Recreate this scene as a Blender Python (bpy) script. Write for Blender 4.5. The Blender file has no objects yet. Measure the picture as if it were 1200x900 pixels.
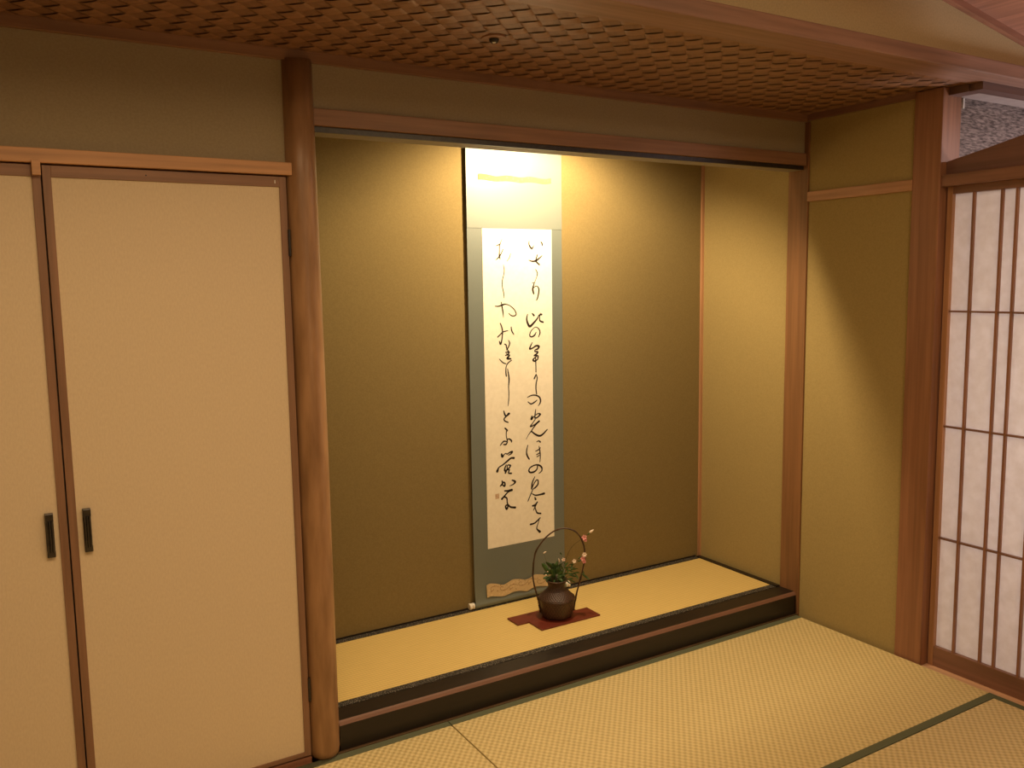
import bpy, bmesh, math, random
from mathutils import Vector, Matrix
random.seed(7)
S = bpy.context.scene
COL = S.collection

# ---------------------------------------------------------------- camera
cam_data = bpy.data.cameras.new('camera')
cam = bpy.data.objects.new('camera', cam_data); COL.objects.link(cam)
cr = Vector((0.85575125, -0.51716851, -0.01505088)); cu = Vector((0.07326971, 0.09233876, 0.99302825)); cf = Vector((0.51217316, 0.85088794, -0.1169118))
m = Matrix.Identity(4)
for i in range(3):
    m[i][0] = cr[i]; m[i][1] = cu[i]; m[i][2] = -cf[i]
m.translation = (-0.9097, -2.6659, 1.5639)
cam.matrix_world = m
cam_data.sensor_width = 36; cam_data.lens = 1014.82/1200*36
cam_data.clip_start = 0.02
S.camera = cam

# ---------------------------------------------------------------- light and exposure
S.view_settings.view_transform = 'Standard'; S.view_settings.look = 'None'
S.view_settings.gamma = 1; S.view_settings.use_curve_mapping = False
S.view_settings.exposure = 0.0
W = bpy.data.worlds.new('world'); S.world = W; W.use_nodes = True
W.node_tree.nodes['Background'].inputs[0].default_value = (1, .66, .38, 1)
W.node_tree.nodes['Background'].inputs[1].default_value = 0.05
def look_at(o, t):
    d = Vector(t) - o.location
    o.rotation_euler = d.to_track_quat('-Z', 'Y').to_euler()
def lamp(name, kind, loc, energy, color, size=.1, target=None, **kw):
    L = bpy.data.lights.new(name, kind); L.energy = energy; L.color = color
    if kind == 'AREA':
        L.shape = 'DISK'; L.size = size
    else:
        L.shadow_soft_size = size
    for k, v in kw.items(): setattr(L, k, v)
    o = bpy.data.objects.new(name, L); COL.objects.link(o); o.location = loc
    if target: look_at(o, target)
    return o
WARM = (1, .69, .38)
lamp('alcove_spot_light', 'SPOT', (1.17, .17, 2.20), 94, (1, .765, .46), .02, (1.17, .37, 1.70), spot_size=math.radians(154), spot_blend=.5)
lamp('alcove_glow_light', 'POINT', (1.17, .17, 2.19), 5, (1, .75, .44), .03)
lamp('room_ceiling_light', 'AREA', (-.6, -1.75, 2.50), 27, WARM, 1.3, (-.6, -1.75, 0))
lamp('room_ceiling_light', 'AREA', (1.2, -2.2, 2.46), 23, WARM, 1.0, (1.2, -2.2, 0))
lamp('room_fill_light', 'AREA', (.3, -4.3, 1.6), 6, (1, .72, .44), .5, (.3, 0, 1.8))  # added fill with no known lamp there, lifts upper walls and ceiling
lamp('corridor_light', 'AREA', (3.1, -1.5, 2.2), 14, (1, .82, .80), .7, (3.0, -1.45, 0))
lamp('corridor_side_light', 'AREA', (3.7, -1.5, 1.0), 30, (1, .87, .88), .9, (2.3, -1.1, .9))

# ---------------------------------------------------------------- materials
def newmat(name):
    M = bpy.data.materials.new(name); M.use_nodes = True
    nt = M.node_tree; b = nt.nodes['Principled BSDF']
    return M, nt, b
def N(nt, t, **kw):
    n = nt.nodes.new(t)
    for k, v in kw.items():
        if k in n.inputs.keys() if isinstance(k, str) else False: n.inputs[k].default_value = v
        else: setattr(n, k, v)
    return n
def obj_coords(nt, scale):
    tc = N(nt, 'ShaderNodeTexCoord'); mp = N(nt, 'ShaderNodeMapping')
    mp.inputs['Scale'].default_value = scale
    nt.links.new(tc.outputs['Object'], mp.inputs['Vector'])
    return mp.outputs['Vector']
def ramp(nt, fac, c1, c2, p1=.3, p2=.7):
    r = N(nt, 'ShaderNodeValToRGB')
    r.color_ramp.elements[0].position = p1; r.color_ramp.elements[1].position = p2
    r.color_ramp.elements[0].color = (*c1, 1); r.color_ramp.elements[1].color = (*c2, 1)
    nt.links.new(fac, r.inputs['Fac']); return r.outputs['Color']
def bump(nt, b, h, strength, dist=.001):
    bp = N(nt, 'ShaderNodeBump'); bp.inputs['Strength'].default_value = strength; bp.inputs['Distance'].default_value = dist
    nt.links.new(h, bp.inputs['Height']); nt.links.new(bp.outputs['Normal'], b.inputs['Normal'])
def noise_mat(name, c1, c2, scale=(40, 40, 40), rough=.8, bs=.2, bd=.001, detail=4, spec=.3, p=(.35, .65), coat=0):
    M, nt, b = newmat(name)
    v = obj_coords(nt, scale)
    n = N(nt, 'ShaderNodeTexNoise'); n.inputs['Scale'].default_value = 1; n.inputs['Detail'].default_value = detail
    nt.links.new(v, n.inputs['Vector'])
    nt.links.new(ramp(nt, n.outputs['Fac'], c1, c2, *p), b.inputs['Base Color'])
    b.inputs['Roughness'].default_value = rough; b.inputs['Specular IOR Level'].default_value = spec
    b.inputs['Coat Weight'].default_value = coat; b.inputs['Coat Roughness'].default_value = .15
    if bs: bump(nt, b, n.outputs['Fac'], bs, bd)
    return M
def wood(name, c, axis, rough=.42, var=.22, coat=0):
    c1 = tuple(x*(1-var) for x in c); c2 = tuple(min(1, x*(1+var)) for x in c)
    s = [55, 55, 55]; s['xyz'.index(axis)] = 2.2
    return noise_mat(name, c1, c2, tuple(s), rough, .12, .0006, 5, .4, (.3, .7), coat)
def plaster(name, c):
    return noise_mat(name, tuple(x*.94 for x in c), tuple(x*1.06 for x in c), (160, 160, 160), .95, .35, .0008, 6, .1)
HINOKI = (.42, .22, .115)
M_wz = wood('wood_upright', HINOKI, 'z'); M_wx = wood('wood_lengthwise', (.29, .155, .085), 'x'); M_wy = wood('wood_crosswise', HINOKI, 'y')
M_wz_d = wood('dark_wood_upright', (.27, .125, .065), 'z'); M_wx_d = wood('dark_wood_lengthwise', (.33, .15, .085), 'x'); M_wy_d = wood('dark_wood_crosswise', (.22, .11, .072), 'y')
M_pillar = noise_mat('polished_log', (.25, .135, .062), (.41, .235, .118), (26, 26, 4.5), .36, .25, .003, 4, .5, (.35, .68))  # wood tone, its lighter patches also painting in the patchy sheen
M_head = wood('pale_wood_lengthwise', (.56, .31, .15), 'x')
M_doorframe = wood('door_frame_wood', (.27, .15, .09), 'z'); M_doorframex = wood('door_frame_rail_wood', (.27, .15, .09), 'x')
M_plaster_back = plaster('olive_plaster', (.215, .160, .066))
M_plaster = plaster('khaki_plaster', (.37, .31, .20))
M_plaster_y = plaster('ochre_plaster', (.34, .255, .105))
M_paperdoor = noise_mat('door_paper', (.73, .61, .43), (.78, .66, .47), (240, 240, 90), .9, .3, .0006, 5, .1)
M_black = noise_mat('black_iron', (.012, .010, .009), (.03, .024, .02), (90, 90, 90), .38, .1, .0005, 3, .6)
M_lacquer = noise_mat('dark_lacquered_wood', (.012, .008, .006), (.018, .011, .008), (4, 60, 60), .38, .05, .0004, 3, .5)
M_chamfer = noise_mat('lacquer_edge_highlight', (.17, .085, .055), (.20, .10, .065), (4, 60, 60), .5, .05, .0004, 3, .4)  # lighter colour paints in the highlight along the sill beam's chamfer
M_heri = noise_mat('olive_cloth_border', (.10, .11, .065), (.125, .135, .08), (700, 700, 700), .8, .5, .0005, 2, .2)
M_heri_light = noise_mat('pale_border_edge', (.22, .22, .15), (.26, .26, .18), (300, 300, 300), .8, .2, .0005, 2, .2)
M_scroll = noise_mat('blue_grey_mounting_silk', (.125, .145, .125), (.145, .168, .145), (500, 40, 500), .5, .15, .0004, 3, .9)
M_washi = noise_mat('calligraphy_paper', (.82, .77, .64), (.87, .82, .69), (60, 60, 60), .9, .1, .0004, 4, .1)
M_ink = noise_mat('sumi_ink', (.012, .008, .006), (.035, .024, .017), (200, 200, 60), .7, 0, .001, 3, .2)
M_ivory = noise_mat('ivory_white', (.75, .70, .60), (.85, .80, .70), (60, 60, 60), .35, 0, .001, 2, .5)
M_redwood = wood('red_lacquer_board', (.15, .028, .016), 'x', .35, .15, .2)
M_cane = noise_mat('dark_cane', (.035, .018, .010), (.09, .042, .02), (60, 60, 60), .45, .3, .001, 3, .5)
M_leaf = noise_mat('dark_green_leaf', (.035, .075, .022), (.07, .14, .035), (40, 40, 40), .5, .1, .001, 3, .4)
M_stem = noise_mat('brown_green_stem', (.07, .055, .02), (.12, .09, .035), (60, 60, 60), .6, 0, .001, 2, .3)
M_pink = noise_mat('pink_petal', (.62, .20, .21), (.78, .38, .34), (90, 90, 90), .6, 0, .001, 2, .3)
M_pale = noise_mat('pale_petal', (.75, .58, .46), (.85, .72, .58), (90, 90, 90), .6, 0, .001, 2, .3)
M_seal = noise_mat('faded_seal_ink', (.42, .26, .17), (.70, .56, .40), (420, 420, 420), .9, 0, .001, 2, .1, (.45, .55))
M_white = noise_mat('white_enamel', (.8, .8, .78), (.85, .85, .83), (20, 20, 20), .4, 0)
M_grip = noise_mat('polished_black_iron', (.012, .010, .009), (.03, .024, .02), (90, 90, 90), .22, 0, .0005, 3, 1.0)
M_metal, _nt, _b = newmat('brushed_metal'); _b.inputs['Metallic'].default_value = 1; _b.inputs['Base Color'].default_value = (.7, .65, .58, 1); _b.inputs['Roughness'].default_value = .3
M_ceiltrim = noise_mat('grey_painted_ceiling', (.36, .31, .29), (.40, .35, .33), (20, 20, 20), .7, 0)

# woven cedar strips
def weave_strip_mat(name, c, ang):
    M, nt, b = newmat(name)
    tc = N(nt, 'ShaderNodeTexCoord'); mp = N(nt, 'ShaderNodeMapping')
    mp.vector_type = 'TEXTURE'
    mp.inputs['Rotation'].default_value = (0, 0, ang); mp.inputs['Scale'].default_value = (1/4, 1/70, 1/70)
    nt.links.new(tc.outputs['Object'], mp.inputs['Vector'])
    n = N(nt, 'ShaderNodeTexNoise'); n.inputs['Scale'].default_value = 1; n.inputs['Detail'].default_value = 4
    nt.links.new(mp.outputs['Vector'], n.inputs['Vector'])
    nt.links.new(ramp(nt, n.outputs['Fac'], tuple(x*.82 for x in c), tuple(x*1.15 for x in c)), b.inputs['Base Color'])
    b.inputs['Roughness'].default_value = .5
    return M
M_stripA = weave_strip_mat('woven_cedar_strip', (.29, .15, .08), math.radians(-45))
M_stripB = weave_strip_mat('woven_cedar_strip_across', (.235, .12, .065), math.radians(45))

# rush matting: sine weave in object space
def mathn(nt, op, a, b=None, c=None):
    n = N(nt, 'ShaderNodeMath'); n.operation = op
    for i, x in enumerate((a, b, c)):
        if x is None: continue
        if isinstance(x, (int, float)): n.inputs[i].default_value = x
        else: nt.links.new(x, n.inputs[i])
    return n.outputs[0]
def rush_mat(name, c_hi, c_lo, px, py, swap=False, fine=False):
    M, nt, b = newmat(name)
    tc = N(nt, 'ShaderNodeTexCoord'); sp = N(nt, 'ShaderNodeSeparateXYZ'); nt.links.new(tc.outputs['Object'], sp.inputs[0])
    X, Y = sp.outputs[0], sp.outputs[1]
    if swap: X, Y = Y, X
    if fine:
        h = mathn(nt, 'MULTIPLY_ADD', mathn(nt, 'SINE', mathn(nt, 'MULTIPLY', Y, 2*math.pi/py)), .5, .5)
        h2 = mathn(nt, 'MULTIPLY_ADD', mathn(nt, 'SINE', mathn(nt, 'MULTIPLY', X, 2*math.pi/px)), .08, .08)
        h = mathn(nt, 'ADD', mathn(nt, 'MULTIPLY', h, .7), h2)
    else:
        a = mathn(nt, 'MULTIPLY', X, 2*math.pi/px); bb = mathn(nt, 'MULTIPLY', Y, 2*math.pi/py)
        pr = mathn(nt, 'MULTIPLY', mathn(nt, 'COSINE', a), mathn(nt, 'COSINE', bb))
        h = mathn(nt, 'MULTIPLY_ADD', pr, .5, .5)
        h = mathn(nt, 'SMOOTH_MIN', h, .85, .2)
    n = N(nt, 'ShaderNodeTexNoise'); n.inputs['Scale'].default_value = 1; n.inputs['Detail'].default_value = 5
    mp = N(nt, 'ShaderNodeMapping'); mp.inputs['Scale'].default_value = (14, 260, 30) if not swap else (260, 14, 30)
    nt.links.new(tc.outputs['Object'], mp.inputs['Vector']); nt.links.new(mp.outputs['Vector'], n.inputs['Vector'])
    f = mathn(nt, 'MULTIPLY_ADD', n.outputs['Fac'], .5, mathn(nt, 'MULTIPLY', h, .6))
    nt.links.new(ramp(nt, f, c_lo, c_hi, .25, .75), b.inputs['Base Color'])  # weave gaps get the darker rush tone, which paints in their shade
    b.inputs['Roughness'].default_value = .55; b.inputs['Specular IOR Level'].default_value = .35
    bump(nt, b, h, .7 if not fine else .5, .004 if not fine else .0012)
    return M
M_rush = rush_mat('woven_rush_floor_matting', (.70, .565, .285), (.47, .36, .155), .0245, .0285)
M_rush_c = rush_mat('woven_rush_crosswise', (.70, .565, .30), (.47, .36, .165), .0245, .0285, swap=True)
M_rush_fine = rush_mat('fine_woven_rush', (.76, .565, .215), (.61, .44, .15), .012, .0155, fine=True)

def flecked(name, base, fleck, sc, thr):
    M, nt, b = newmat(name)
    v = obj_coords(nt, sc)
    n = N(nt, 'ShaderNodeTexVoronoi'); n.inputs['Scale'].default_value = 1
    nt.links.new(v, n.inputs['Vector'])
    nt.links.new(ramp(nt, n.outputs['Distance'], fleck, base, thr-.06, thr+.06), b.inputs['Base Color'])
    b.inputs['Roughness'].default_value = .8
    bump(nt, b, n.outputs['Distance'], .3, .001)
    return M
M_patterned = flecked('figured_black_border', (.018, .014, .010), (.30, .26, .20), (170, 230, 170), .30)
M_gold = flecked('gold_brocade', (.56, .42, .23), (.62, .47, .27), (60, 60, 60), .3)
M_gold_darkened = flecked('darkened_gold_brocade', (.20, .16, .075), (.26, .21, .10), (60, 60, 60), .3)  # same brocade as the bottom band, darkened in colour against the lamp's overexposure
M_vine = noise_mat('brown_vine_thread', (.22, .12, .05), (.28, .16, .07), (60, 60, 60), .8, 0)
def grass_wall():
    M, nt, b = newmat('grey_woven_wallcovering')
    v = obj_coords(nt, (28, 28, 150))
    n = N(nt, 'ShaderNodeTexNoise'); n.inputs['Scale'].default_value = 1; n.inputs['Detail'].default_value = 6; n.inputs['Roughness'].default_value = .65
    nt.links.new(v, n.inputs['Vector'])
    nt.links.new(ramp(nt, n.outputs['Fac'], (.06, .045, .042), (.34, .28, .26), .38, .66), b.inputs['Base Color'])
    b.inputs['Roughness'].default_value = .85; bump(nt, b, n.outputs['Fac'], .6, .003)
    return M
M_grass = grass_wall()
def shoji_paper():
    M, nt, b = newmat('shoji_paper')
    out = nt.nodes['Material Output']; nt.nodes.remove(b)
    v = obj_coords(nt, (30, 30, 30)); n = N(nt, 'ShaderNodeTexNoise'); n.inputs['Scale'].default_value = 1; n.inputs['Detail'].default_value = 6
    nt.links.new(v, n.inputs['Vector'])
    col = ramp(nt, n.outputs['Fac'], (.80, .77, .74), (.88, .86, .84))
    d = N(nt, 'ShaderNodeBsdfDiffuse'); t = N(nt, 'ShaderNodeBsdfTranslucent'); mx = N(nt, 'ShaderNodeMixShader'); mx.inputs[0].default_value = .5
    nt.links.new(col, d.inputs['Color']); nt.links.new(col, t.inputs['Color'])
    nt.links.new(d.outputs[0], mx.inputs[1]); nt.links.new(t.outputs[0], mx.inputs[2]); nt.links.new(mx.outputs[0], out.inputs['Surface'])
    return M
M_shoji = shoji_paper()
def basket_mat():
    M, nt, b = newmat('woven_bamboo_basketry')
    tc = N(nt, 'ShaderNodeTexCoord'); sp = N(nt, 'ShaderNodeSeparateXYZ'); nt.links.new(tc.outputs['UV'], sp.inputs[0])
    a = mathn(nt, 'SINE', mathn(nt, 'MULTIPLY', sp.outputs[0], 2*math.pi*36)); z = mathn(nt, 'SINE', mathn(nt, 'MULTIPLY', sp.outputs[1], 2*math.pi*26))
    h = mathn(nt, 'MULTIPLY_ADD', mathn(nt, 'MULTIPLY', a, z), .5, .5)
    n = N(nt, 'ShaderNodeTexNoise'); n.inputs['Scale'].default_value = 25
    f = mathn(nt, 'ADD', mathn(nt, 'MULTIPLY', h, .5), mathn(nt, 'MULTIPLY', n.outputs['Fac'], .5))
    nt.links.new(ramp(nt, f, (.022, .011, .007), (.085, .038, .020), .2, .8), b.inputs['Base Color'])
    b.inputs['Roughness'].default_value = .42; bump(nt, b, h, .8, .002)
    return M
M_basket = basket_mat()

# ---------------------------------------------------------------- mesh helpers
class MB:
    def __init__(s): s.bm = bmesh.new()
    def box(s, x0, x1, y0, y1, z0, z1, bev=0):
        r = bmesh.ops.create_cube(s.bm, size=1)
        vs = r['verts']
        for v in vs:
            v.co = Vector(((x0+x1)/2+v.co.x*(x1-x0), (y0+y1)/2+v.co.y*(y1-y0), (z0+z1)/2+v.co.z*(z1-z0)))
        if bev:
            es = list({e for v in vs for e in v.link_edges})
            bmesh.ops.bevel(s.bm, geom=es, offset=bev, segments=2, affect='EDGES', profile=.5)
        return s
    def prism(s, pts, axis, a0, a1):
        """closed outline pts (2-D) extruded along axis from a0 to a1"""
        def P(p, a):
            return {'x': (a, p[0], p[1]), 'y': (p[0], a, p[1]), 'z': (p[0], p[1], a)}[axis]
        A = [s.bm.verts.new(P(p, a0)) for p in pts]; B = [s.bm.verts.new(P(p, a1)) for p in pts]
        n = len(pts)
        s.bm.faces.new(A); s.bm.faces.new(B[::-1])
        for i in range(n): s.bm.faces.new((A[i], B[i], B[(i+1) % n], A[(i+1) % n]))
        return s
    def tube(s, pts, rad, seg=8):
        pts = [Vector(p) for p in pts]
        if isinstance(rad, (int, float)): rad = [rad]*len(pts)
        rings = []; up = Vector((0, 0, 1))
        for i, p in enumerate(pts):
            t = (pts[min(i+1, len(pts)-1)] - pts[max(i-1, 0)]).normalized()
            a = up - t*up.dot(t)
            if a.length < .05: a = Vector((1, 0, 0)) - t*t.x
            a.normalize(); b = t.cross(a); up = a
            rings.append([s.bm.verts.new(p + rad[i]*(math.cos(k*2*math.pi/seg)*a + math.sin(k*2*math.pi/seg)*b)) for k in range(seg)])
        for r0, r1 in zip(rings, rings[1:]):
            for k in range(seg): s.bm.faces.new((r0[k], r0[(k+1) % seg], r1[(k+1) % seg], r1[k]))
        s.bm.faces.new(rings[0][::-1]); s.bm.faces.new(rings[-1])
        return s
    def lathe(s, prof, c, seg=40, fn=None):
        uv = s.bm.loops.layers.uv.verify(); rings = []
        for r, z in prof:
            ring = []
            for k in range(seg):
                a = k*2*math.pi/seg; rr = r*(fn(a, z) if fn else 1)
                ring.append(s.bm.verts.new((c[0]+rr*math.cos(a), c[1]+rr*math.sin(a), c[2]+z)))
            rings.append(ring)
        L = len(prof)
        for j in range(L-1):
            for k in range(seg):
                f = s.bm.faces.new((rings[j][k], rings[j][(k+1) % seg], rings[j+1][(k+1) % seg], rings[j+1][k]))
                for lp, (u, v) in zip(f.loops, ((k/seg, j/L), ((k+1)/seg, j/L), ((k+1)/seg, (j+1)/L), (k/seg, (j+1)/L))): lp[uv].uv = (u, v)
        return s
    def build(s, name, mat, parent=None, smooth=False, kind=None):
        bmesh.ops.recalc_face_normals(s.bm, faces=s.bm.faces)
        me = bpy.data.meshes.new(name); s.bm.to_mesh(me); s.bm.free()
        for mm in (mat if isinstance(mat, (list, tuple)) else [mat]): me.materials.append(mm)
        if smooth:
            me.polygons.foreach_set('use_smooth', [True]*len(me.polygons))
        o = bpy.data.objects.new(name, me); COL.objects.link(o)
        if parent:
            o.parent = parent
            w = Vector((0, 0, 0)); p = parent
            while p: w += p.location; p = p.parent
            o.location = -w
        if kind: o['kind'] = kind
        return o
def B(name, mat, b, parent=None, bev=0, kind=None):
    return MB().box(*b, bev).build(name, mat, parent, kind=kind)
def tag(o, label, cat, group=None):
    o['label'] = label; o['category'] = cat
    if group: o['group'] = group
    return o
def empty(name, loc, label=None, cat=None, group=None, kind=None):
    o = bpy.data.objects.new(name, None); COL.objects.link(o); o.location = loc; o.empty_display_size = .05
    if label: tag(o, label, cat, group)
    if kind: o['kind'] = kind
    return o
ST = 'structure'
def catmull(pts, n=6):
    P = [pts[0]] + list(pts) + [pts[-1]]; out = []
    for i in range(1, len(P)-2):
        for k in range(n):
            t = k/n
            out.append(tuple(.5*((2*b) + (c-a)*t + (2*a-5*b+4*c-d)*t*t + (3*b-a-3*c+d)*t**3) for a, b, c, d in zip(P[i-1], P[i], P[i+1], P[i+2])))
    out.append(tuple(pts[-1])); return out

XR = 2.235      # plaster of the right-hand wall
# ---------------------------------------------------------------- setting: floor, walls, ceilings
B('floor', M_wx_d, (-2.7, 4.2, -4.6, .75, -.12, -.045), kind=ST)
B('wall_back', M_plaster_back, (-.2, 2.40, .652, .76, -.04, 2.55), kind=ST)
mb = MB()
mb.box(-.04, 0.0, .06, .66, .0, 2.5)
mb.build('wall_left', M_plaster_back, kind=ST)
mb = MB(); mb.box(-2.6, -.05, .012, .06, 1.90, 2.40); mb.build('wall_front', M_plaster, kind=ST)
mb = MB(); mb.box(-.05, XR, .012, .055, 2.06, 2.40); mb.build('wall_front', M_plaster, kind=ST)
mb = MB(); mb.box(-2.6, -.08, .05, .10, -.04, 1.92); mb.build('wall_closet', M_plaster, kind=ST)
mb = MB(); mb.box(XR, 2.34, -.52, .66, -.04, 2.5); mb.build('wall_right', M_plaster_y, kind=ST)
mb = MB(); mb.box(2.24, 2.34, -4.5, -2.40, -.04, 2.6); mb.build('wall_right', M_plaster_y, kind=ST)
B('wall_left', M_plaster, (-2.7, -2.6, -4.6, .1, -.04, 2.9), kind=ST)
B('wall_rear', M_plaster, (-2.7, 4.2, -4.7, -4.6, -.04, 2.9), kind=ST)
B('ceiling', M_plaster_back, (-.05, 2.34, .055, .66, 2.40, 2.45), kind=ST)   # over the alcove
# plaster above the ceiling beam
B('wall_upper', plaster('pale_ochre_plaster', (.62, .52, .31)), (-2.6, 4.2, -.80, -.72, 2.29, 2.95), kind=ST)

# woven ceiling: plain weave of cedar strips laid on the diagonal
def woven_ceiling():
    w = .0535; zc = 2.272; x0, x1, y0, y1 = -2.6, 2.24, -.73, .012
    bm = bmesh.new(); r2 = math.sqrt(.5)
    e1 = Vector((r2, -r2, 0)); e2 = Vector((r2, r2, 0)); org = Vector((.40, -.41, zc))
    nmax = 75
    for i in range(-nmax, nmax):
        for j in range(-nmax, nmax):
            c = org + e1*(i+.5)*w + e2*(j+.5)*w
            if not (x0-.06 < c.x < x1+.06 and y0-.06 < c.y < y1+.06): continue
            par = (i+j) % 2
            run, side = (e1, e2) if par == 0 else (e2, e1)
            L = w*.53; Sd = w*.47; n = 8
            rows = []
            for a in range(n+1):
                t = a/n*2-1
                t = math.copysign(abs(t)**.6, t)
                hgt = -(.0034 if par == 0 else .0016)*(1-abs(t)**4)
                rows.append([bm.verts.new(c + run*L*t + side*Sd*q + Vector((0, 0, hgt+.001))) for q in (-1, 1)])
            for a in range(n):
                f = bm.faces.new((rows[a][0], rows[a][1], rows[a+1][1], rows[a+1][0])); f.material_index = par; f.smooth = True
    for co, no in (((x0, 0, 0), (-1, 0, 0)), ((x1, 0, 0), (1, 0, 0)), ((0, y0, 0), (0, -1, 0)), ((0, y1, 0), (0, 1, 0))):
        bmesh.ops.bisect_plane(bm, geom=bm.verts[:]+bm.edges[:]+bm.faces[:], plane_co=co, plane_no=no, clear_outer=True)
    # solid backing
    r = bmesh.ops.create_cube(bm, size=1)
    for v in r['verts']: v.co = Vector(((x0+x1)/2+v.co.x*(x1-x0), (y0+y1)/2+v.co.y*(y1-y0), zc+.009+v.co.z*.014))
    for v in r['verts']:
        for f in v.link_faces: f.material_index = 1
    me = bpy.data.meshes.new('ceiling'); bm.normal_update(); bm.to_mesh(me); bm.free()
    me.materials.append(M_stripA); me.materials.append(M_stripB)
    o = bpy.data.objects.new('ceiling', me); COL.objects.link(o); o['kind'] = ST
woven_ceiling()

# main-room ceiling: falls to the right and meets the upper wall on a slope
def sloped():
    s = (2.436-2.496)/(2.374-2.037)     # slope in x
    def z(x): return 2.496 + s*(x-2.037)
    y1 = -.80
    mb = MB(); mb.prism([(-2.6, z(-2.6)), (4.2, z(4.2)), (4.2, z(4.2)+.04), (-2.6, z(-2.6)+.04)], 'y', -4.6, y1)
    mb.build('ceiling', wood('pinkish_ceiling_board', (.50, .26, .18), 'y', .5), kind=ST)
    mb = MB(); mb.prism([(-2.6, z(-2.6)-.022), (4.2, z(4.2)-.022), (4.2, z(4.2)), (-2.6, z(-2.6))], 'y', y1-.022, y1)
    mb.build('trim_1', wood('sloping_trim_wood', (.40, .20, .13), 'x', .5), kind=ST)
sloped()

# ---------------------------------------------------------------- timbers
B('trim_2', wood('ceiling_beam_wood', (.31, .18, .13), 'x', .45), (-2.6, 4.2, -.84, -.71, 2.268, 2.318), bev=.004, kind=ST)       # beam along the edge of the woven ceiling
B('trim_3', M_wx, (-2.6, 2.232, -.004, .03, 2.240, 2.275), bev=.002, kind=ST)          # cornice
B('trim_4', M_wy_d, (2.222, 2.24, -.52, -.004, 2.245, 2.275), kind=ST)
B('trim_5', M_head, (-2.6, -.085, -.016, .05, 1.897, 1.935), bev=.002, kind=ST)        # door head
# round alcove post
mb = MB(); prof = []
mb.lathe([(0.0001, 0), (.040, 0), (.048, .012), (.050, .03), (.050, 1.2), (.0485, 1.9), (.047, 2.245), (.0001, 2.245)], (-.048, .018, 0), 40,
         lambda a, z: 1 + .012*math.sin(3*a+z*2.1) + .006*math.sin(5*a-z*4))
mb.build('trim_6', M_pillar, smooth=True, kind=ST)
# lintel over the alcove with its recessed light strip
B('trim_7', M_wx, (-.03, 2.232, 0, .10, 2.055, 2.107), bev=.002, kind=ST)
B('trim_8', M_black, (-.0, 2.232, .015, .024, 2.037, 2.055), kind=ST)
B('trim_9', noise_mat('pale_strip', (.27, .25, .20), (.31, .28, .23), (30, 30, 30), .6, 0), (-.0, 2.232, .024, .10, 2.037, 2.055), kind=ST)
B('trim_10', wood('alcove_post_wood', (.21, .10, .042), 'z'), (2.226, 2.26, -.012, .098, -.03, 2.24), bev=.002, kind=ST)         # right alcove post
B('trim_11', M_wz, (2.219, 2.24, .642, .662, .09, 2.40), kind=ST)                    # corner strip
B('trim_12', M_wy, (2.222, 2.24, -.519, -.012, 1.896, 1.939), bev=.002, kind=ST)      # rail on the right wall
B('trim_13', M_wz_d, (2.226, 2.345, -.634, -.517, -.04, 2.268), bev=.003, kind=ST)    # square post
# alcove front sill beam
mb = MB(); mb.prism([(0, -.03), (0, .092), (.006, .101), (.012, .106), (.098, .106), (.098, -.03)], 'x', .0, 2.226)
o = mb.build('trim_14', [M_lacquer, M_chamfer], kind=ST)
for f in o.data.polygons:
    if abs(f.normal.y) > .2 and abs(f.normal.z) > .2: f.material_index = 1
B('trim_15', wood('foot_strip_wood', (.10, .06, .03), 'x'), (-.02, 2.226, -.012, .0, -.03, .004), kind=ST)                  # thin dark strip at the foot of the sill beam
B('trim_16', noise_mat('alcove_bed', (.04, .03, .02), (.05, .04, .03), (30, 30, 30), .7, 0), (.0, 2.235, .098, .66, -.03, .092), kind=ST)
B('trim_17', M_lacquer, (2.205, 2.226, .098, .642, .092, .112), kind=ST)             # dark strip beside the alcove mat
B('trim_18', M_lacquer, (.0, 2.205, .650, .66, .092, .114), kind=ST)
# threshold, kamoi, transom pieces and corridor
B('trim_19', wood('pale_threshold_wood', (.62, .38, .24), 'y', .4), (2.218, 2.36, -2.40, -.636, -.04, -.008), bev=.0015, kind=ST)
B('trim_20', M_wy_d, (2.235, 2.345, -2.40, -.634, 1.900, 1.944), bev=.002, kind=ST)
mb = MB(); mb.prism([(-.635, 1.944), (-.635, 1.994), (-.80, 2.027), (-.95, 2.060), (-1.15, 2.095), (-1.4, 2.125), (-1.8, 2.15), (-2.40, 2.16), (-2.40, 1.944)], 'x', 2.262, 2.295)
mb.build('trim_21', wood('bowed_transom_wood', (.17, .085, .065), 'y', .5), kind=ST)
B('trim_22', wood('dark_rail_wood', (.13, .07, .055), 'y'), (2.262, 2.33, -.71, -.634, 2.240, 2.268), kind=ST)
B('ceiling', M_stripB, (2.24, 4.2, -.715, -.517, 2.2685, 2.29), kind=ST)
B('trim_23', wood('shaded_rail_wood', (.13, .07, .055), 'x'), (2.268, 4.2, -.76, -.71, 2.240, 2.268), kind=ST)
B('trim_24', M_ceiltrim, (2.345, 4.2, -.71, -.60, 2.245, 2.268), kind=ST)
B('wall_corridor', M_grass, (2.346, 4.2, -.615, -.56, -.04, 2.246), kind=ST)
B('wall_corridor', M_ceiltrim, (4.1, 4.2, -4.6, -.6, -.04, 2.5), kind=ST)
B('trim_25', M_white, (2.378, 2.385, -.620, -.613, 2.205, 2.243), kind=ST)  # white sliver standing in for the bright gap beside the square post

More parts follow.
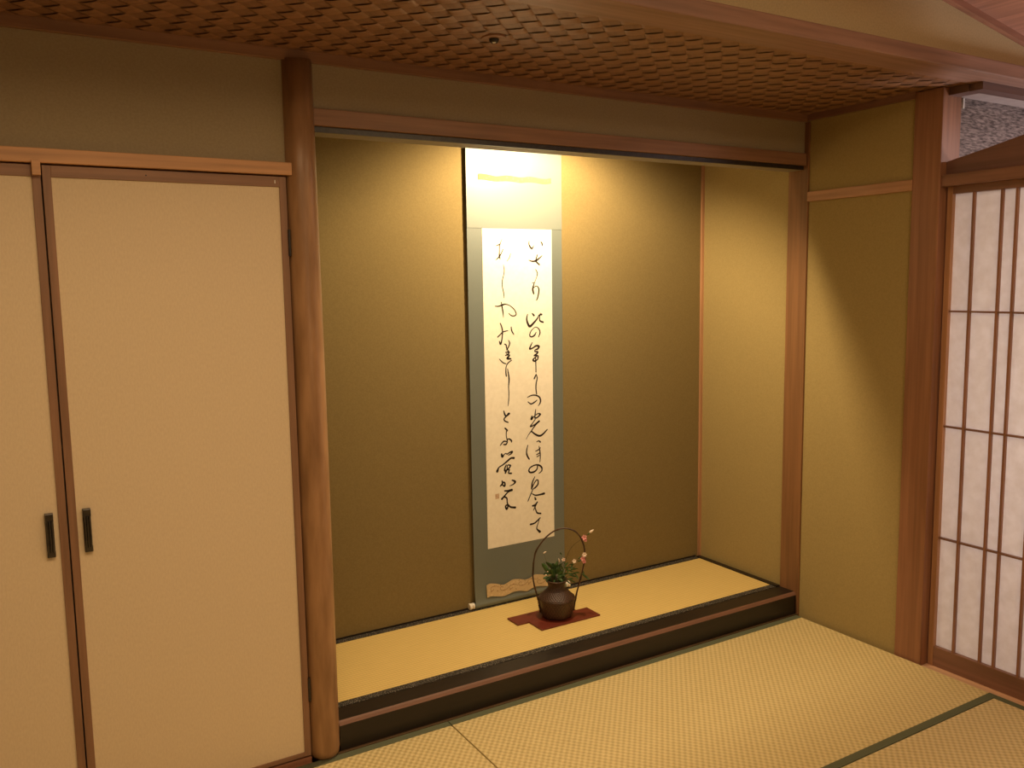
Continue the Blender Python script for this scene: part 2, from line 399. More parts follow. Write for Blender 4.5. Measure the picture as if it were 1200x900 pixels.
# ---------------------------------------------------------------- closet doors
def closet_door(name, x0, x1, hx, hinge):
    r = empty(name, ((x0+x1)/2, .0, .02), kind=ST)
    fw = .021; zb, zt = .022, 1.893
    mb = MB(); mb.box(x0, x0+fw, -.001, .04, zb, zt, .001).box(x1-fw, x1, -.001, .04, zb, zt, .001)
    mb.build('frame_stile', M_doorframe, r)
    mb = MB(); mb.box(x0+fw, x1-fw, -.001, .04, zt-.031, zt, .001).box(x0+fw, x1-fw, -.001, .04, zb, zb+.014, .001)
    mb.build('frame_rail', M_doorframex, r)
    B('panel', M_paperdoor, (x0+fw, x1-fw, .004, .036, zb+.014, zt-.031), r)
    # pull handle: plate, two feet and a fluted grip
    h = MB().box(hx-.0105, hx+.0105, .001, .005, .824, .948, .001).build('door_handle', M_black, r)
    g = MB().box(hx-.0105, hx+.0105, -.010, .002, .924, .948, .002).box(hx-.0105, hx+.0105, -.010, .002, .824, .842, .002)
    for dx in (-.0062, 0, .0062): g.tube([(hx+dx, -.010, .838), (hx+dx, -.013, .86), (hx+dx, -.013, .905), (hx+dx, -.010, .928)], .0030, 8)
    o = g.build('grip', M_grip); o.parent = h
    if hinge:
        for z0 in (1.654, .209): 
            mb = MB(); mb.tube([(x1+.002, -.003, z0), (x1+.002, -.003, z0+.08)], .0042, 10); mb.build('hinge', M_black, r)
        B('magnet_catch', M_metal, (x1-.036, x1-.033, -.003, 0, 1.872, 1.882), r)
        mb = MB(); mb.tube([((x0+x1)/2-.07, -.0016, 1.878), ((x0+x1)/2-.07, .0, 1.878)], .0022, 10); mb.build('screw_head', M_black, r)
    return r
closet_door('door_1', -1.44, -.7625, -.8065, False)
closet_door('door_2', -.7585, -.1005, -.7125, True)
B('trim_26', M_head, (-.783, -.762, -.022, -.0015, 1.864, 1.903), bev=.001, kind=ST)   # stop block at the meeting stiles
B('trim_27', M_wx_d, (-2.6, -.10, .0, .05, -.03, .016), kind=ST)
B('trim_28', M_wz_d, (-1.50, -1.445, -.002, .05, .016, 1.897), kind=ST)
B('wall_closet', M_plaster, (-2.6, -1.50, .004, .05, .016, 1.897), kind=ST)

# ---------------------------------------------------------------- shoji
def shoji(name, y1, y0, xf, bars):
    r = empty(name, (xf+.015, (y0+y1)/2, .003), kind=ST)
    zt, zb = 1.900, -.007
    mb = MB(); mb.box(xf, xf+.03, y1-.022, y1, zb, zt, .001).box(xf, xf+.03, y0, y0+.022, zb, zt, .001).build('frame_stile', M_wz, r)
    mb = MB(); mb.box(xf, xf+.03, y0+.022, y1-.022, zt-.028, zt, .001).box(xf, xf+.03, y0+.022, y1-.022, zb, .074, .001).build('frame_rail', M_wy_d, r)
    for y in bars: B('lattice_bar', M_wz_d, (xf+.003, xf+.017, y-.004, y+.004, .072, zt-.028), r)
    for z in (1.426, .975, .524): B('lattice_rail', M_wy_d, (xf+.005, xf+.018, y0+.022, y1-.022, z-.0035, z+.0035), r)
    B('paper', M_shoji, (xf+.0185, xf+.0195, y0+.015, y1-.015, .06, zt-.02), r)
shoji('door_3', -.640, -1.52, 2.268, (-.742, -.848, -.902, -.995, -1.09, -1.15, -1.26, -1.31, -1.42))
shoji('door_4', -1.50, -2.39, 2.302, (-1.60, -1.71, -1.76, -1.86, -1.96, -2.01, -2.12, -2.17, -2.28))

# ---------------------------------------------------------------- tatami
def mat(name, b, m, borders, label, group=None):
    x0, x1, y0, y1 = b
    r = empty(name, ((x0+x1)/2, (y0+y1)/2, -.045), label, 'tatami mat', group)
    B('woven_surface', m, (x0+.0012, x1-.0012, y0+.0012, y1-.0012, -.045, 0.0), r, bev=.0015)
    for bb in borders: B('cloth_border', M_heri, (bb[0], bb[1], bb[2], bb[3], -.02, .0012), r, bev=.0006)
    return r
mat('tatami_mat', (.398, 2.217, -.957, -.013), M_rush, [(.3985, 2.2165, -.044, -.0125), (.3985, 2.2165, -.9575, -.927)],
    'tatami mat lying full length in front of the alcove step, up to the right wall')
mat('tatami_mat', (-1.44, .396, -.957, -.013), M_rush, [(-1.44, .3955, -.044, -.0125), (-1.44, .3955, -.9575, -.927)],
    'tatami mat at the foot of the round post, only its corner in view')
mat('tatami_mat', (1.27, 2.217, -2.78, -.959), M_rush_c, [(2.186, 2.2165, -2.78, -.9595), (1.27, 1.30, -2.78, -.9595)],
    'tatami mat beside the paper lattice door, at the bottom right corner')
B('floor', M_rush_c, (-2.6, 1.268, -4.6, -.959, -.045, -.001), kind=ST)
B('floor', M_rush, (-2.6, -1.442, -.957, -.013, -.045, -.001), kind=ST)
B('floor', M_rush_c, (1.27, 2.217, -4.6, -2.782, -.045, -.001), kind=ST)
B('trim_29', M_wx_d, (2.362, 4.1, -4.6, -.62, -.045, .0), kind=ST)

r = empty('alcove_mat', (1.1, .37, .092), 'long fine-woven golden rush mat with black figured borders on the raised alcove floor', 'tatami mat')
B('woven_surface', M_rush_fine, (.002, 2.203, .1005, .649, .0925, .106), r, bev=.001)
B('cloth_border', M_patterned, (.002, 2.203, .0995, .134, .094, .1075), r, bev=.0006)
B('cloth_border', M_patterned, (.002, 2.203, .617, .6495, .094, .1075), r, bev=.0006)

# ---------------------------------------------------------------- hanging scroll
SX0, SX1, SY = .861, 1.350, .630
sc = empty('hanging_scroll', ((SX0+SX1)/2, SY, .115), 'tall hanging calligraphy scroll in blue-grey silk mounting, lit from above on the olive alcove wall', 'hanging scroll')
def scroll_cloth():
    path = [(SY+.004, 2.34), (SY, 2.2), (SY, .9), (SY-.001, .5), (SY-.003, .25), (SY-.008, .16), (SY-.0165, .128)]
    bm = bmesh.new(); rows = []
    pts = catmull(path, 8)
    # wrap round the rod
    for a in range(1, 9):
        t = math.pi - .35 + a*.42
        pts.append((SY-.0 + .0165*math.cos(t), .1235 + .0165*math.sin(t)))
    for y, z in pts:
        rows.append([bm.verts.new((x, y + d, z)) for x in (SX0, SX1) for d in (0,)])
    for a, b in zip(rows, rows[1:]): bm.faces.new((a[0], a[1], b[1], b[0]))
    bm.normal_update()
    r = bmesh.ops.solidify(bm, geom=bm.faces[:], thickness=.0010)
    me = bpy.data.meshes.new('mounting_silk'); bmesh.ops.recalc_face_normals(bm, faces=bm.faces); bm.to_mesh(me); bm.free()
    me.materials.append(M_scroll); me.polygons.foreach_set('use_smooth', [True]*len(me.polygons))
    me.polygons.foreach_set('use_smooth', [False]*len(me.polygons))
    o = bpy.data.objects.new('mounting_silk', me); COL.objects.link(o); o.parent = sc; o.location = -sc.location
    return o
silk = scroll_cloth()
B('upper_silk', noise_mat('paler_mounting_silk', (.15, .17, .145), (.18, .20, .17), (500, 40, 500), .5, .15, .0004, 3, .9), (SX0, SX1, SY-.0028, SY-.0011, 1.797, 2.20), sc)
PY = SY - .0030
paper = B('calligraphy_paper', M_washi, (.934, 1.293, PY, PY+.0018, .373, 1.796), sc)
INK = [[[(3120,17430,21),(3110,17300,25),(3190,17160,38),(3270,17110,34),(3330,17190,21),(3380,17250,10)],[(3750,17410,25),(3810,17330,34),(3820,17240,21)]],[[(3100,16600,17),(3250,16550,29),(3460,16570,38),(3660,16690,29),(3800,16800,17)],[(3550,16840,21),(3500,16700,29),(3470,16570,29),(3540,16480,34),(3650,16400,34)]],[[(3440,16190,17),(3540,16020,25),(3490,15830,17),(3400,15640,17),(3330,15490,29),(3280,15300,42),(3330,15110,38)],[(3260,15590,17),(3380,15590,13)],[(3320,15360,17),(3420,15430,17),(3530,15430,21),(3610,15300,34),(3590,15110,34),(3520,14880,29),(3450,14800,13)]],[[(2990,14190,21),(2940,13980,34),(3010,13750,46),(3120,13650,50),(3350,13830,42),(3530,14010,29),(3600,14130,25),(3740,14160,42)],[(3670,14220,21),(3630,14030,25),(3650,13880,34),(3810,13810,38)],[(3240,14220,25),(3330,14130,42)]],[[(3430,13360,21),(3340,13230,34),(3180,13170,29),(3090,13240,29),(3140,13400,21),(3280,13540,17),(3440,13600,17),(3600,13490,25),(3640,13320,29),(3560,13150,21)]],[[(3220,12910,17),(3130,12760,29),(3080,12630,38),(3240,12660,29),(3420,12750,38),(3580,12720,42),(3510,12610,38),(3380,12570,25),(3350,12500,25),(3510,12470,38),(3440,12380,34),(3300,12310,25),(3510,12300,29),(3510,12180,38)],[(3460,12280,21),(3370,12230,25),(3250,12120,38),(3350,12060,34),(3510,12140,25)],[(3390,12190,29),(3400,11800,25),(3400,11560,25)]],[[(3410,11460,21),(3330,11310,34),(3300,11260,29)],[(3410,11450,17),(3450,11340,25),(3460,11250,25),(3400,11020,29),(3390,10780,29),(3420,10550,25)]],[[(2930,10440,17),(3160,10510,25),(3390,10490,29),(3580,10380,34),(3630,10210,34),(3580,10080,25),(3500,10000,13)],[(2950,10230,17),(3110,10120,29),(3300,10180,29),(3440,10270,17)]],[[(3360,9840,17),(3330,9650,29),(3310,9450,29)],[(3150,9550,29),(3120,9410,46),(3220,9500,29),(3290,9530,21),(3350,9450,34),(3470,9480,29),(3610,9600,38),(3470,9640,21),(3380,9590,21)],[(3330,9390,21),(3190,9230,21),(3060,9080,29),(3280,9140,29),(3540,9280,42)],[(3540,9280,29),(3370,9150,29),(3210,8990,25),(3120,8880,25),(2950,8700,15),(2830,8520,10)],[(3140,8840,29),(3320,8700,38),(3550,8600,42),(3740,8660,38),(3980,8850,25)]],[[(3390,8340,17),(3500,8370,25),(3590,8310,34)],[(2910,8230,21),(2840,7960,29),(2870,7760,38),(2980,7580,29)],[(3520,8120,17),(3570,7840,29),(3580,7600,25),(3560,7380,17)],[(3330,7910,17),(3470,7950,25),(3590,8040,21)],[(3380,7740,21),(3540,7800,25)],[(3400,7640,21),(3520,7690,21)]],[[(3420,7200,29),(3390,7060,29),(3250,6960,38),(3040,6950,38),(2950,7040,34),(3020,7170,29),(3250,7260,29),(3490,7240,34),(3650,7110,38),(3650,6950,29),(3500,6850,17)]],[[(3270,6720,17),(3130,6460,34),(3090,6180,38)],[(3120,6220,21),(3220,6400,25),(3360,6550,25),(3450,6510,29),(3430,6340,34),(3290,6210,34),(3170,6150,21),(3050,5950,25),(2880,5630,21)],[(3120,5940,21),(3280,5850,29),(3510,5840,34),(3770,5860,50)]],[[(3260,5740,29),(3300,5650,42)],[(3390,5510,29),(3270,5390,42),(3130,5370,38)],[(3340,5420,25),(3270,5310,25),(3180,5160,21)],[(3250,5310,25),(3320,5100,29),(3390,4990,34),(3570,4940,34)]],[[(3000,4510,38),(3210,4530,34),(3400,4640,34),(3540,4740,25)],[(3500,4710,17),(3430,4520,17),(3340,4290,25),(3400,4180,38),(3510,4080,55)]],[[(1730,17530,10),(1650,17370,17),(1590,17220,21),(1580,17000,21),(1570,16780,29),(1610,16650,21)],[(1420,17220,13),(1570,17270,25),(1640,17310,17)],[(1760,17060,21),(1670,16890,21),(1560,16740,29),(1390,16610,13)],[(2150,16890,13),(2080,16700,15),(1960,16560,13)]],[[(1770,16390,13),(1810,16180,21),(1780,15960,17),(1710,15740,21),(1700,15440,21),(1760,15180,21),(1780,14950,13)]],[[(1310,14600,17),(1490,14590,25),(1710,14650,34),(1840,14670,25),(2060,14610,17),(2280,14440,21),(2390,14240,25),(2320,14150,25),(2140,14160,21),(2010,14270,13)],[(1630,14770,17),(1670,14550,29),(1710,14320,29),(1730,14090,10)]],[[(1560,13840,21),(1640,13650,29),(1670,13420,29),(1630,13120,29),(1560,12920,38),(1500,13050,21)],[(1420,13240,25),(1560,13350,25),(1710,13460,25),(1950,13500,15)],[(2120,13650,25),(2150,13480,29),(2250,13320,21)]],[[(1970,13070,17),(2030,12950,29),(1980,12800,29),(1870,12650,25)],[(1770,12910,25),(1850,12860,29),(1870,12730,25),(1960,12590,21)],[(1820,12540,25),(2000,12550,34),(1910,12440,29),(1850,12480,17)],[(1800,12410,21),(2020,12410,25),(1890,12270,46),(2080,12240,29)]],[[(1490,12260,17),(1660,12100,25),(1820,12030,21)],[(2110,12170,21),(1930,12060,25),(1830,11900,21),(1810,11670,29),(1830,11480,29)]],[[(1900,11800,17),(1940,11580,29),(1970,11310,34),(1940,11010,25),(1950,10660,21),(1920,10280,21),(1890,10130,8)]],[[(1670,9920,25),(1730,9740,38),(1820,9690,29),(1950,9780,42)],[(1910,9800,29),(1790,9670,29),(1680,9570,29),(1720,9470,29),(1880,9390,25)]],[[(1720,9140,29),(1830,9030,38),(1790,8980,25),(1780,8790,21),(1820,8630,25),(1930,8630,29),(2040,8540,38),(2040,8470,21)],[(1820,8630,29),(1820,8490,29),(1750,8400,34),(1640,8410,29)],[(1820,8510,21),(1640,8550,29),(1460,8390,21)]],[[(1520,7980,38),(1560,7860,50),(1650,7950,21),(1740,7990,21),(1810,7950,25),(1940,8010,29),(2080,8030,38),(2010,7940,29),(1870,7890,17)],[(2160,7730,46),(2000,7740,38),(1800,7620,38),(1580,7490,29),(1370,7390,29),(1280,7230,59)],[(1750,7460,25),(1680,7320,34),(1680,7200,42),(1840,7260,29),(1980,7400,34),(1840,7450,25)],[(1800,7420,25),(1790,7260,25),(1700,7100,38)],[(1750,7210,21),(1910,7230,29),(1860,7080,29),(2010,7040,38)]],[[(1520,6750,29),(1540,6630,42),(1420,6530,25)],[(1560,6690,34),(1660,6650,34),(1650,6500,38),(1540,6570,25)],[(2050,6720,29),(2210,6630,46),(2120,6530,29),(1910,6470,13)]],[[(1660,6280,34),(1820,6260,38),(2020,6270,55)],[(2000,6250,29),(1820,6200,29),(1640,6050,34),(1500,5930,46)],[(1610,6010,29),(1750,5930,34),(1770,5730,29),(1810,5570,34),(1740,5420,42),(1680,5570,34),(1810,5610,34),(1940,5490,38),(2190,5430,46)]]]
def ink_char(strokes):
    bm = bmesh.new(); yy = PY - .0004
    for s in strokes:
        s = [(SX0 + a/1e4, b/1e4, w/1e4*1.12) for a, b, w in s]
        c = catmull(s, 5)
        L = []; R_ = []
        for i, (x, z, w) in enumerate(c):
            a = c[max(i-1, 0)]; b = c[min(i+1, len(c)-1)]
            dx, dz = b[0]-a[0], b[1]-a[1]; l = math.hypot(dx, dz) or 1e-6
            nx, nz = -dz/l, dx/l; w = max(w, .0006)
            L.append(bm.verts.new((x+nx*w, yy, z+nz*w))); R_.append(bm.verts.new((x-nx*w, yy, z-nz*w)))
        for i in range(len(L)-1): bm.faces.new((L[i], L[i+1], R_[i+1], R_[i]))
        for (x, z, w), sg in ((c[0], 1), (c[-1], 1)):
            if w > .0008:
                bm.faces.new([bm.verts.new((x+w*math.cos(t*math.pi/5), yy-.00005, z+w*math.sin(t*math.pi/5))) for t in range(10)])
    for f in bm.faces:
        f.normal_update()
        if f.normal.y > 0: f.normal_flip()
    me = bpy.data.meshes.new('ink_character'); bm.to_mesh(me); bm.free(); me.materials.append(M_ink)
    o = bpy.data.objects.new('ink_character', me); COL.objects.link(o); o.parent = paper
    o.location = (0, 0, 0)
for ch in INK: ink_char(ch)
def under(o, parent):
    o.parent = parent; o.location = (0, 0, 0); return o
under(B('seal_stamp', M_seal, (.977, .997, PY-.0004, PY, .597, .620)), paper)
def wave_band(zf, label):
    top = [(.919, 209), (.937, 214), (.968, 208), (1.004, 196), (1.026, 200), (1.058, 210), (1.095, 205), (1.123, 197), (1.151, 200), (1.174, 210), (1.207, 206), (1.245, 196), (1.27, 199), (1.293, 207)]
    bot = [(.919, 153), (.945, 155), (.998, 144), (1.030, 147), (1.057, 153), (1.094, 151), (1.131, 142), (1.164, 152), (1.197, 153), (1.250, 143), (1.275, 147), (1.293, 154)]
    T = [(x, zf(z/1000)) for x, z in catmull(top, 4)]; Bt = [(x, zf(z/1000)) for x, z in catmull(bot, 4)]
    return T, Bt
def ypath(z):   # face of the silk near the bottom
    return SY - (0.0 if z > .5 else .0010 + max(0, .25-z)/.09*.006*(1 if z < .25 else 0) + (.002*(0.5-z)/.25 if z < .5 else 0))
for lo in (True, False):
    zf = (lambda z: z) if lo else (lambda z: 2.012 + (z-.18)*.42)
    T, Bt = wave_band(zf, '')
    bm = bmesh.new(); n = 60
    def samp(P, t):
        x = .919 + (1.293-.919)*t
        for a, b in zip(P, P[1:]):
            if a[0] <= x <= b[0]+1e-9: return x, a[1] + (b[1]-a[1])*((x-a[0])/max(b[0]-a[0], 1e-9))
        return P[-1]
    cols = []
    for k in range(n+1):
        x, zt = samp(T, k/n); _, zb = samp(Bt, k/n)
        cols.append([bm.verts.new((x, (ypath(z)-.0040 if lo else SY-.0036), z)) for z in (zb, zb*.66+zt*.34, zb*.33+zt*.67, zt)])
    for a, b in zip(cols, cols[1:]):
        for k in range(3): bm.faces.new((a[k], b[k], b[k+1], a[k+1]))
    bm.normal_update(); bmesh.ops.solidify(bm, geom=bm.faces[:], thickness=-.0008)
    me = bpy.data.meshes.new('brocade_band'); bmesh.ops.recalc_face_normals(bm, faces=bm.faces); bm.to_mesh(me); bm.free(); me.materials.append(M_gold if lo else M_gold_darkened)
    band = bpy.data.objects.new('brocade_band', me); COL.objects.link(band); band.parent = sc; band.location = -sc.location
    band['label'] = 'wavy gold brocade band at the ' + ('bottom' if lo else 'top') + ' of the scroll'
    if lo:      # curling vine figures
        mb = MB(); random.seed(3)
        vines = []
        for q, cx in enumerate((.950, 1.000, 1.048, 1.098, 1.148, 1.200, 1.250)):
            z0 = .182 + .006*math.sin((cx-.93)*42); sg = 1 if q % 2 else -1
            sp = [(cx + (.004+.0020*k)*math.cos(.85*k), z0 + sg*(.003+.0016*k)*math.sin(.85*k)) for k in range(7)]
            sp += [(cx+.022, z0-sg*.010), (cx+.034, z0-sg*.002)]
            mb.tube([(x, ypath(z)-.0052, z) for x, z in catmull(sp, 4)], .0006, 4)
            for dx, dz, a in ((-.012, sg*.012, .6), (.020, sg*.010, -.5), (.004, -sg*.012, .2)):
                x, z = cx+dx, z0+dz
                mb.tube([(x, ypath(z)-.0052, z), (x+.004*math.cos(a), ypath(z)-.0052, z+.004*math.sin(a)), (x+.009*math.cos(a), ypath(z)-.0052, z+.009*math.sin(a))], [.0003, .0015, .0003], 5)
        o = mb.build('vine_pattern', M_vine, None); under(o, band)
mb = MB(); mb.tube([(SX0-.004, SY, .1235), (SX1+.004, SY, .1235)], .0148, 20)
rod = mb.build('roller', M_scroll, sc, smooth=False)
for s, x in ((-1, SX0), (1, SX1)):
    xs = [0, .003, .006, .014, .020, .024, .026]; rs = [.0135, .0145, .0138, .0138, .0150, .0150, .0125]
    mb = MB(); mb.tube([(x + s*(.002+a), SY, .1235) for a in xs], rs, 24)
    k = mb.build('roller_knob', M_ivory, None, smooth=False); under(k, rod); k['label'] = 'ivory white end knob'
    mb = MB()
    for t in range(7):
        a = math.radians(150 + t*28)
        mb.tube([(x+s*.010, SY+.0136*math.cos(a), .1235+.0136*math.sin(a)), (x+s*.017, SY+.0139*math.cos(a+.25), .1235+.0139*math.sin(a+.25))], .0012, 5)
    under(mb.build('painted_mark', M_vine, None), rod)

sc.location.x += .0035; sc.location.y += .007

# ---------------------------------------------------------------- display board and flower basket
zb = .1063
r = empty('display_board', (1.1, .36, zb), 'staggered red-brown lacquered display board under the flower basket', 'display board')
B('board_plank', M_redwood, (.927, 1.232, .3695, .456, zb, zb+.007), r, bev=.0015)
B('board_plank', M_redwood, (.984, 1.290, .268, .3690, zb, zb+.007), r, bev=.0015)

BC = Vector((1.122, .359, zb+.007)); RR = Vector((.856, -.517, 0)); NN = Vector((.517, .856, 0))
fb = empty('flower_basket', BC, 'dark brown woven bamboo flower basket with a tall hooped cane handle, on the red board', 'basket')
def sq(a, z):
    k = max(0, 1 - z/.13); return 1 + .05*k*math.cos(6*(a-.35)) * .8
prof = [(.0001, .0), (.056, .0), (.0625, .003), (.0665, .012), (.0695, .03), (.074, .055), (.078, .075), (.0795, .082), (.079, .086), (.074, .092), (.064, .102), (.053, .113), (.043, .123), (.0375, .131), (.0370, .137), (.0385, .145), (.042, .154), (.0455, .160), (.0465, .163), (.0450, .166), (.0415, .163), (.036, .15), (.034, .12), (.034, .10), (.0001, .10)]
mb = MB(); mb.lathe(prof, BC, 48, sq); mb.build('basket_body', M_basket, fb, smooth=True)
mb = MB(); mb.tube([BC + Vector((.0460*math.cos(t*math.pi/16), .0460*math.sin(t*math.pi/16), .163)) for t in range(33)], .0028, 8); mb.build('rim', M_cane, fb, smooth=True)
mb = MB()
for zz, rr_ in ((.0835, .0795), (.088, .078)):
    mb.tube([BC + Vector((rr_*math.cos(t*math.pi/16), rr_*math.sin(t*math.pi/16), zz)) for t in range(33)], .0016, 6)
mb.build('shoulder_band', M_cane, fb, smooth=True)
H = [(-.061, .128), (-.072, .171), (-.082, .217), (-.095, .275), (-.096, .321), (-.088, .382), (-.073, .42), (-.043, .461), (-.006, .491), (.035, .505), (.076, .497), (.105, .474), (.123, .436), (.13, .386), (.123, .333), (.111, .279), (.096, .226), (.084, .176), (.077, .137)]
off = -.006
HP = [Vector((BC.x, BC.y, 0)) + RR*(a+off) + Vector((0, 0, z)) for a, z in catmull(H, 4)]
for i, p in enumerate(HP):      # keep the ends outside the basket wall
    d = Vector((p.x-BC.x, p.y-BC.y, 0)); z = p.z - BC.z
    if z < .10:
        rad = .067 + (.0795-.067)*max(0, min(1, z/.08)) + .003
        if d.length < rad: d = d.normalized()*rad; p.x = BC.x+d.x; p.y = BC.y+d.y
mb = MB(); mb.tube(HP, .0034, 8)
mb.tube([p + NN*.0035*math.cos(i*.5) + RR*.003*math.sin(i*.5) + Vector((0, 0, .001)) for i, p in enumerate(HP)], .0020, 6)
mb.build('hoop_handle', M_cane, fb, smooth=True)
mb = MB()
for z0 in (.125, .147, .175, .183):
    p = HP[0] if z0 < .13 else min(HP[:12], key=lambda q: abs(q.z-z0))
    mb.tube([p - NN*.006 + RR*.001 + Vector((0, 0, -.004)), p - NN*.006 + RR*-.001 + Vector((0, 0, .004))], .0016, 8)
mb.build('metal_tie', M_metal, fb)
# nodes on the cane
for i in (18, 34, 52, 60): MB().tube([HP[i]-(HP[i+1]-HP[i-1]).normalized()*.004, HP[i]+(HP[i+1]-HP[i-1]).normalized()*.004], .0046, 8).build('cane_node', M_cane, fb, smooth=True)

# plants: coordinates along the picture-facing plane of the basket (a, z, depth)
def PT(a, z, d=0): return Vector((BC.x, BC.y, 0)) + RR*(a-.006) + NN*d + Vector((0, 0, z))
def leaf(mb, base, tip, width, bend=.01, fold=.25, side=None):
    base = Vector(base); tip = Vector(tip); ax = tip-base; L = ax.length; t = ax.normalized()
    sd = t.cross(side or NN); 
    if sd.length < .1: sd = t.cross(Vector((0, 0, 1)))
    sd.normalize(); nr = sd.cross(t)
    n = 7; rows = []
    for k in range(n+1):
        u = k/n; w = width*.5*math.sin(math.pi*min(1, u*.92+.06))**.8 * (1-.15*u)
        if k == n: w = .0003
        c = base + ax*u + nr*(bend*math.sin(u*math.pi))
        rows.append([mb.bm.verts.new(c - sd*w + nr*w*fold), mb.bm.verts.new(c), mb.bm.verts.new(c + sd*w + nr*w*fold)])
        rows[-1] += [mb.bm.verts.new(v.co - nr*.0005) for v in rows[-1]]
    for a, b in zip(rows, rows[1:]):
        mb.bm.faces.new((a[0], a[1], b[1], b[0])); mb.bm.faces.new((a[1], a[2], b[2], b[1]))
        mb.bm.faces.new((a[3], b[3], b[4], a[4])); mb.bm.faces.new((a[4], b[4], b[5], a[5]))
        mb.bm.faces.new((a[0], b[0], b[3], a[3])); mb.bm.faces.new((a[2], a[5], b[5], b[2]))
def flower(parent, c, r, mat_, ax=None, npet=5, name='blossom', lab=None):
    c = Vector(c); ax = (ax or (-NN + Vector((0, 0, .3)))).normalized(); u = ax.orthogonal().normalized(); v = ax.cross(u)
    mb = MB()
    for k in range(npet):
        a = k*2*math.pi/npet + .4; d = (u*math.cos(a) + v*math.sin(a))
        leaf(mb, c + d*r*.12, c + d*r + ax*r*.45, r*.95, .001, .3, side=ax)
    mb.lathe([(.0002, -r*.1), (r*.22, 0), (.0002, r*.2)], c, 8)
    o = mb.build(name, mat_, parent, smooth=True)
    if lab: o['label'] = lab
def bud(parent, c, tip, r, mat_):
    c = Vector(c); tip = Vector(tip)
    mb = MB(); mb.tube([c, c+(tip-c)*.3, c+(tip-c)*.65, tip], [r*.4, r, r*.85, r*.15], 8); mb.build('bud', mat_, parent, smooth=True)
root = (.005, .262, 0)
def plant(name, label, cat, group=None):
    return empty(name, PT(.0, .25), label, cat, group)
# broad leaved spray
p = plant('broad_leaf_sprig', 'bushy sprig of broad dark green leaves on the left side of the basket mouth', 'foliage')
mb = MB(); random.seed(11)
for (a0, z0), (a, z), d, w in (((-.03, .318), (-.058, .352), -.004, .022), ((-.034, .31), (-.050, .328), .010, .020), ((-.012, .322), (-.040, .352), .012, .022), ((-.006, .33), (-.026, .356), -.012, .020),
        ((-.004, .318), (-.010, .357), -.02, .024), ((.004, .325), (.012, .357), .012, .020), ((.0, .305), (.022, .340), -.026, .026), ((-.012, .30), (-.018, .335), -.03, .026), ((.012, .30), (.036, .322), -.018, .022),
        ((-.03, .30), (-.052, .305), -.02, .018), ((-.03, .292), (-.054, .286), -.014, .014), ((-.02, .29), (-.040, .276), -.030, .016), ((.01, .29), (.040, .300), -.02, .018), ((.01, .285), (.030, .276), -.03, .016),
        ((-.01, .29), (-.008, .318), -.036, .024), ((.0, .282), (-.012, .275), -.044, .018), ((-.022, .305), (-.034, .335), -.022, .022), ((.015, .31), (.030, .345), .014, .020), ((-.04, .32), (-.048, .348), .018, .016)):
    b0 = PT(a0, z0, d*.5); tp = PT(a, z, d)
    mb.tube([PT(a0*.4, .255, 0), PT(a0*.8, z0-.02, d*.3), b0], .0011, 5)
    leaf(mb, b0, tp, w*.95, random.uniform(-.004, .008), .35, side=(NN + Vector((random.uniform(-.6, .6), random.uniform(-.6, .6), random.uniform(-.3, .6)))).normalized())
mb.build('leaf_cluster', M_leaf, p, smooth=True)
bud(p, PT(-.036, .318, -.02), PT(-.030, .321, -.022), .0028, M_pale)
bud(p, PT(-.046, .303, -.02), PT(-.036, .307, -.022), .0032, M_pale)
# tall stem
def stem_tube(par, pts, r0=.0014, r1=.0008):
    c = catmull([tuple(q) for q in pts], 5); n = len(c)
    mb = MB(); mb.tube(c, [r0+(r1-r0)*i/(n-1) for i in range(n)], 6); mb.build('stem', M_stem, par, smooth=True)
p = plant('pink_flower_stem', 'tallest thin flower stem, pink bloom and pale bud at its tip above the handle', 'flower')
stem_tube(p, [PT(.015, .25), PT(.033, .32), PT(.050, .375, .0), PT(.075, .425, -.004), PT(.115, .458, -.006), PT(.135, .474, -.006)])
flower(p, PT(.126, .466, -.012), .0125, M_pink); flower(p, PT(.131, .454, -.012), .008, M_pink)
stem_tube(p, [PT(.115, .458, -.006), PT(.14, .478, -.006), PT(.150, .487, -.006)], .001, .0008)
bud(p, PT(.142, .476, -.006), PT(.152, .488, -.006), .0035, M_leaf)
bud(p, PT(.148, .484, -.006), PT(.168, .499, -.006), .0052, M_pale)
mb = MB(); leaf(mb, PT(.040, .345), PT(.034, .37), .005); leaf(mb, PT(.030, .385), PT(.020, .397), .006); mb.build('leaf', M_leaf, p)
p = plant('pink_flower_stem', 'shorter flower stem leaning right with pink blooms beside the handle', 'flower')
stem_tube(p, [PT(.02, .25), PT(.045, .315), PT(.065, .345), PT(.09, .358), PT(.117, .372)])
flower(p, PT(.119, .375, -.02), .0115, M_pink); flower(p, PT(.124, .362, -.02), .009, M_pink); flower(p, PT(.126, .392, -.018), .0105, M_pale, npet=6)
flower(p, PT(.083, .361, -.01), .0095, M_pale, lab='pale orange-pink bloom')
bud(p, PT(.098, .360, -.01), PT(.115, .366, -.012), .0035, M_leaf); bud(p, PT(.10, .372, -.01), PT(.117, .383, -.012), .003, M_leaf)
mb = MB()
for (a, z), (c_, e), w in (((.06, .34), (.085, .345), .005), ((.05, .33), (.09, .325), .005), ((.045, .32), (.085, .308), .006), ((.06, .335), (.075, .32), .006)): leaf(mb, PT(a, z), PT(c_, e), w, .004)
mb.build('leaf', M_leaf, p)
p = plant('small_flower_stem', 'short stem with one small pinkish bloom behind the broad leaves', 'flower')
stem_tube(p, [PT(.01, .25, .01), PT(.025, .31, .012), PT(.036, .360, .01)])
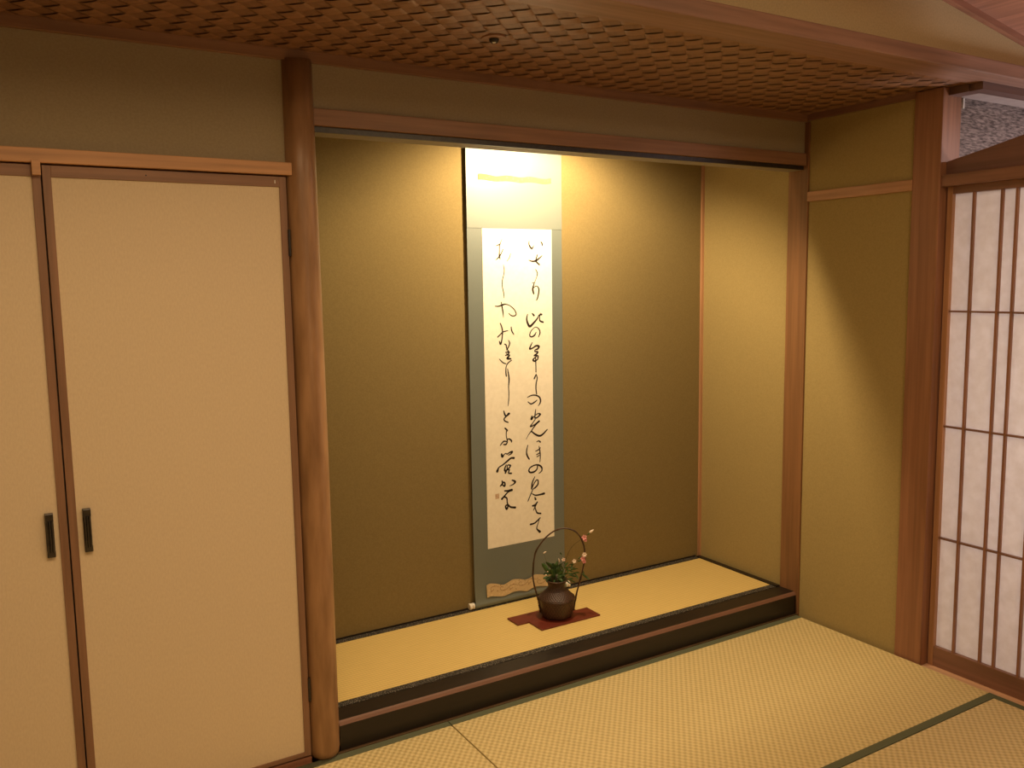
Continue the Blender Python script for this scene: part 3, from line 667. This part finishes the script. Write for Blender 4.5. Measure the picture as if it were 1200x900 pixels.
flower(p, PT(.037, .364, .004), .009, M_pale); bud(p, PT(.020, .352, .008), PT(.016, .370, .008), .003, M_pale); bud(p, PT(.037, .364, -.001), PT(.039, .366, -.003), .0028, M_pink)
p = plant('pale_bud_stem', 'hair-thin stem with a single pale bud at upper left', 'flower')
stem_tube(p, [PT(-.005, .25, .015), PT(-.03, .33, .02), PT(-.046, .386, .02)], .0006, .0004)
bud(p, PT(-.050, .388, .02), PT(-.036, .397, .02), .0034, M_pale)
p = plant('narrow_leaf_sprig', 'loose sprig of narrow leaves drooping to the right over the basket mouth', 'foliage')
mb = MB(); 
for pts, lv in (([(.01, .25), (.05, .292), (.085, .306), (.115, .303), (.137, .293)], [((.085, .306), (.10, .283), .008), ((.06, .298), (.094, .291), .009), ((.115, .304), (.148, .279), .010), ((.07, .30), (.105, .315), .008), ((.125, .30), (.12, .318), .007)]),
                ([(.01, .25), (.045, .30), (.07, .325), (.09, .338)], [((.05, .305), (.085, .303), .007), ((.065, .32), (.10, .33), .007), ((.07, .325), (.078, .352), .008), ((.055, .31), (.05, .34), .009)]),
                ([(.01, .25), (.04, .275), (.062, .28), (.085, .268)], [((.05, .279), (.08, .285), .007), ((.06, .28), (.088, .262), .007), ((.045, .276), (.07, .255), .007)]),
                ([(.01, .25), (.03, .30), (.042, .34), (.045, .36)], [((.035, .32), (.025, .345), .008), ((.04, .335), (.058, .355), .009), ((.038, .33), (.06, .335), .008), ((.032, .30), (.055, .31), .009)])):
    mb.tube([PT(a, z, -.008) for a, z in catmull(pts, 4)], .0011, 5)
    for (a, z), (c_, e), w in lv: leaf(mb, PT(a, z, -.008), PT(c_, e, -.012 + random.uniform(-.01, .01)), w, .004)
mb.build('leaf_cluster', M_leaf, p)

# ---------------------------------------------------------------- recessed downlight in the woven ceiling
r = empty('ceiling_downlight', (.408, -.405, 2.26), 'small round recessed downlight, unlit, in the woven ceiling', 'ceiling light')
mb = MB(); mb.lathe([(.012, .002), (.0135, -.0005), (.036, .0), (.0365, .003), (.0365, .010), (.012, .010), (.012, .002)], (.408, -.405, 2.2665), 32); mb.build('trim_ring', M_stripA, r, smooth=False)
mb = MB(); mb.lathe([(.0001, .010), (.0145, .010), (.0145, -.004), (.0125, -.009), (.0095, -.011), (.0085, -.009), (.0080, -.003), (.0001, -.003)], (.408, -.405, 2.2665), 24); mb.build('housing', M_black, r)
mb = MB(); mb.lathe([(.0001, .0), (.004, .001), (.0062, .004), (.0062, .010), (.0001, .010)], (.408, -.405, 2.2535), 16); mb.build('bulb', M_white, r, smooth=True)
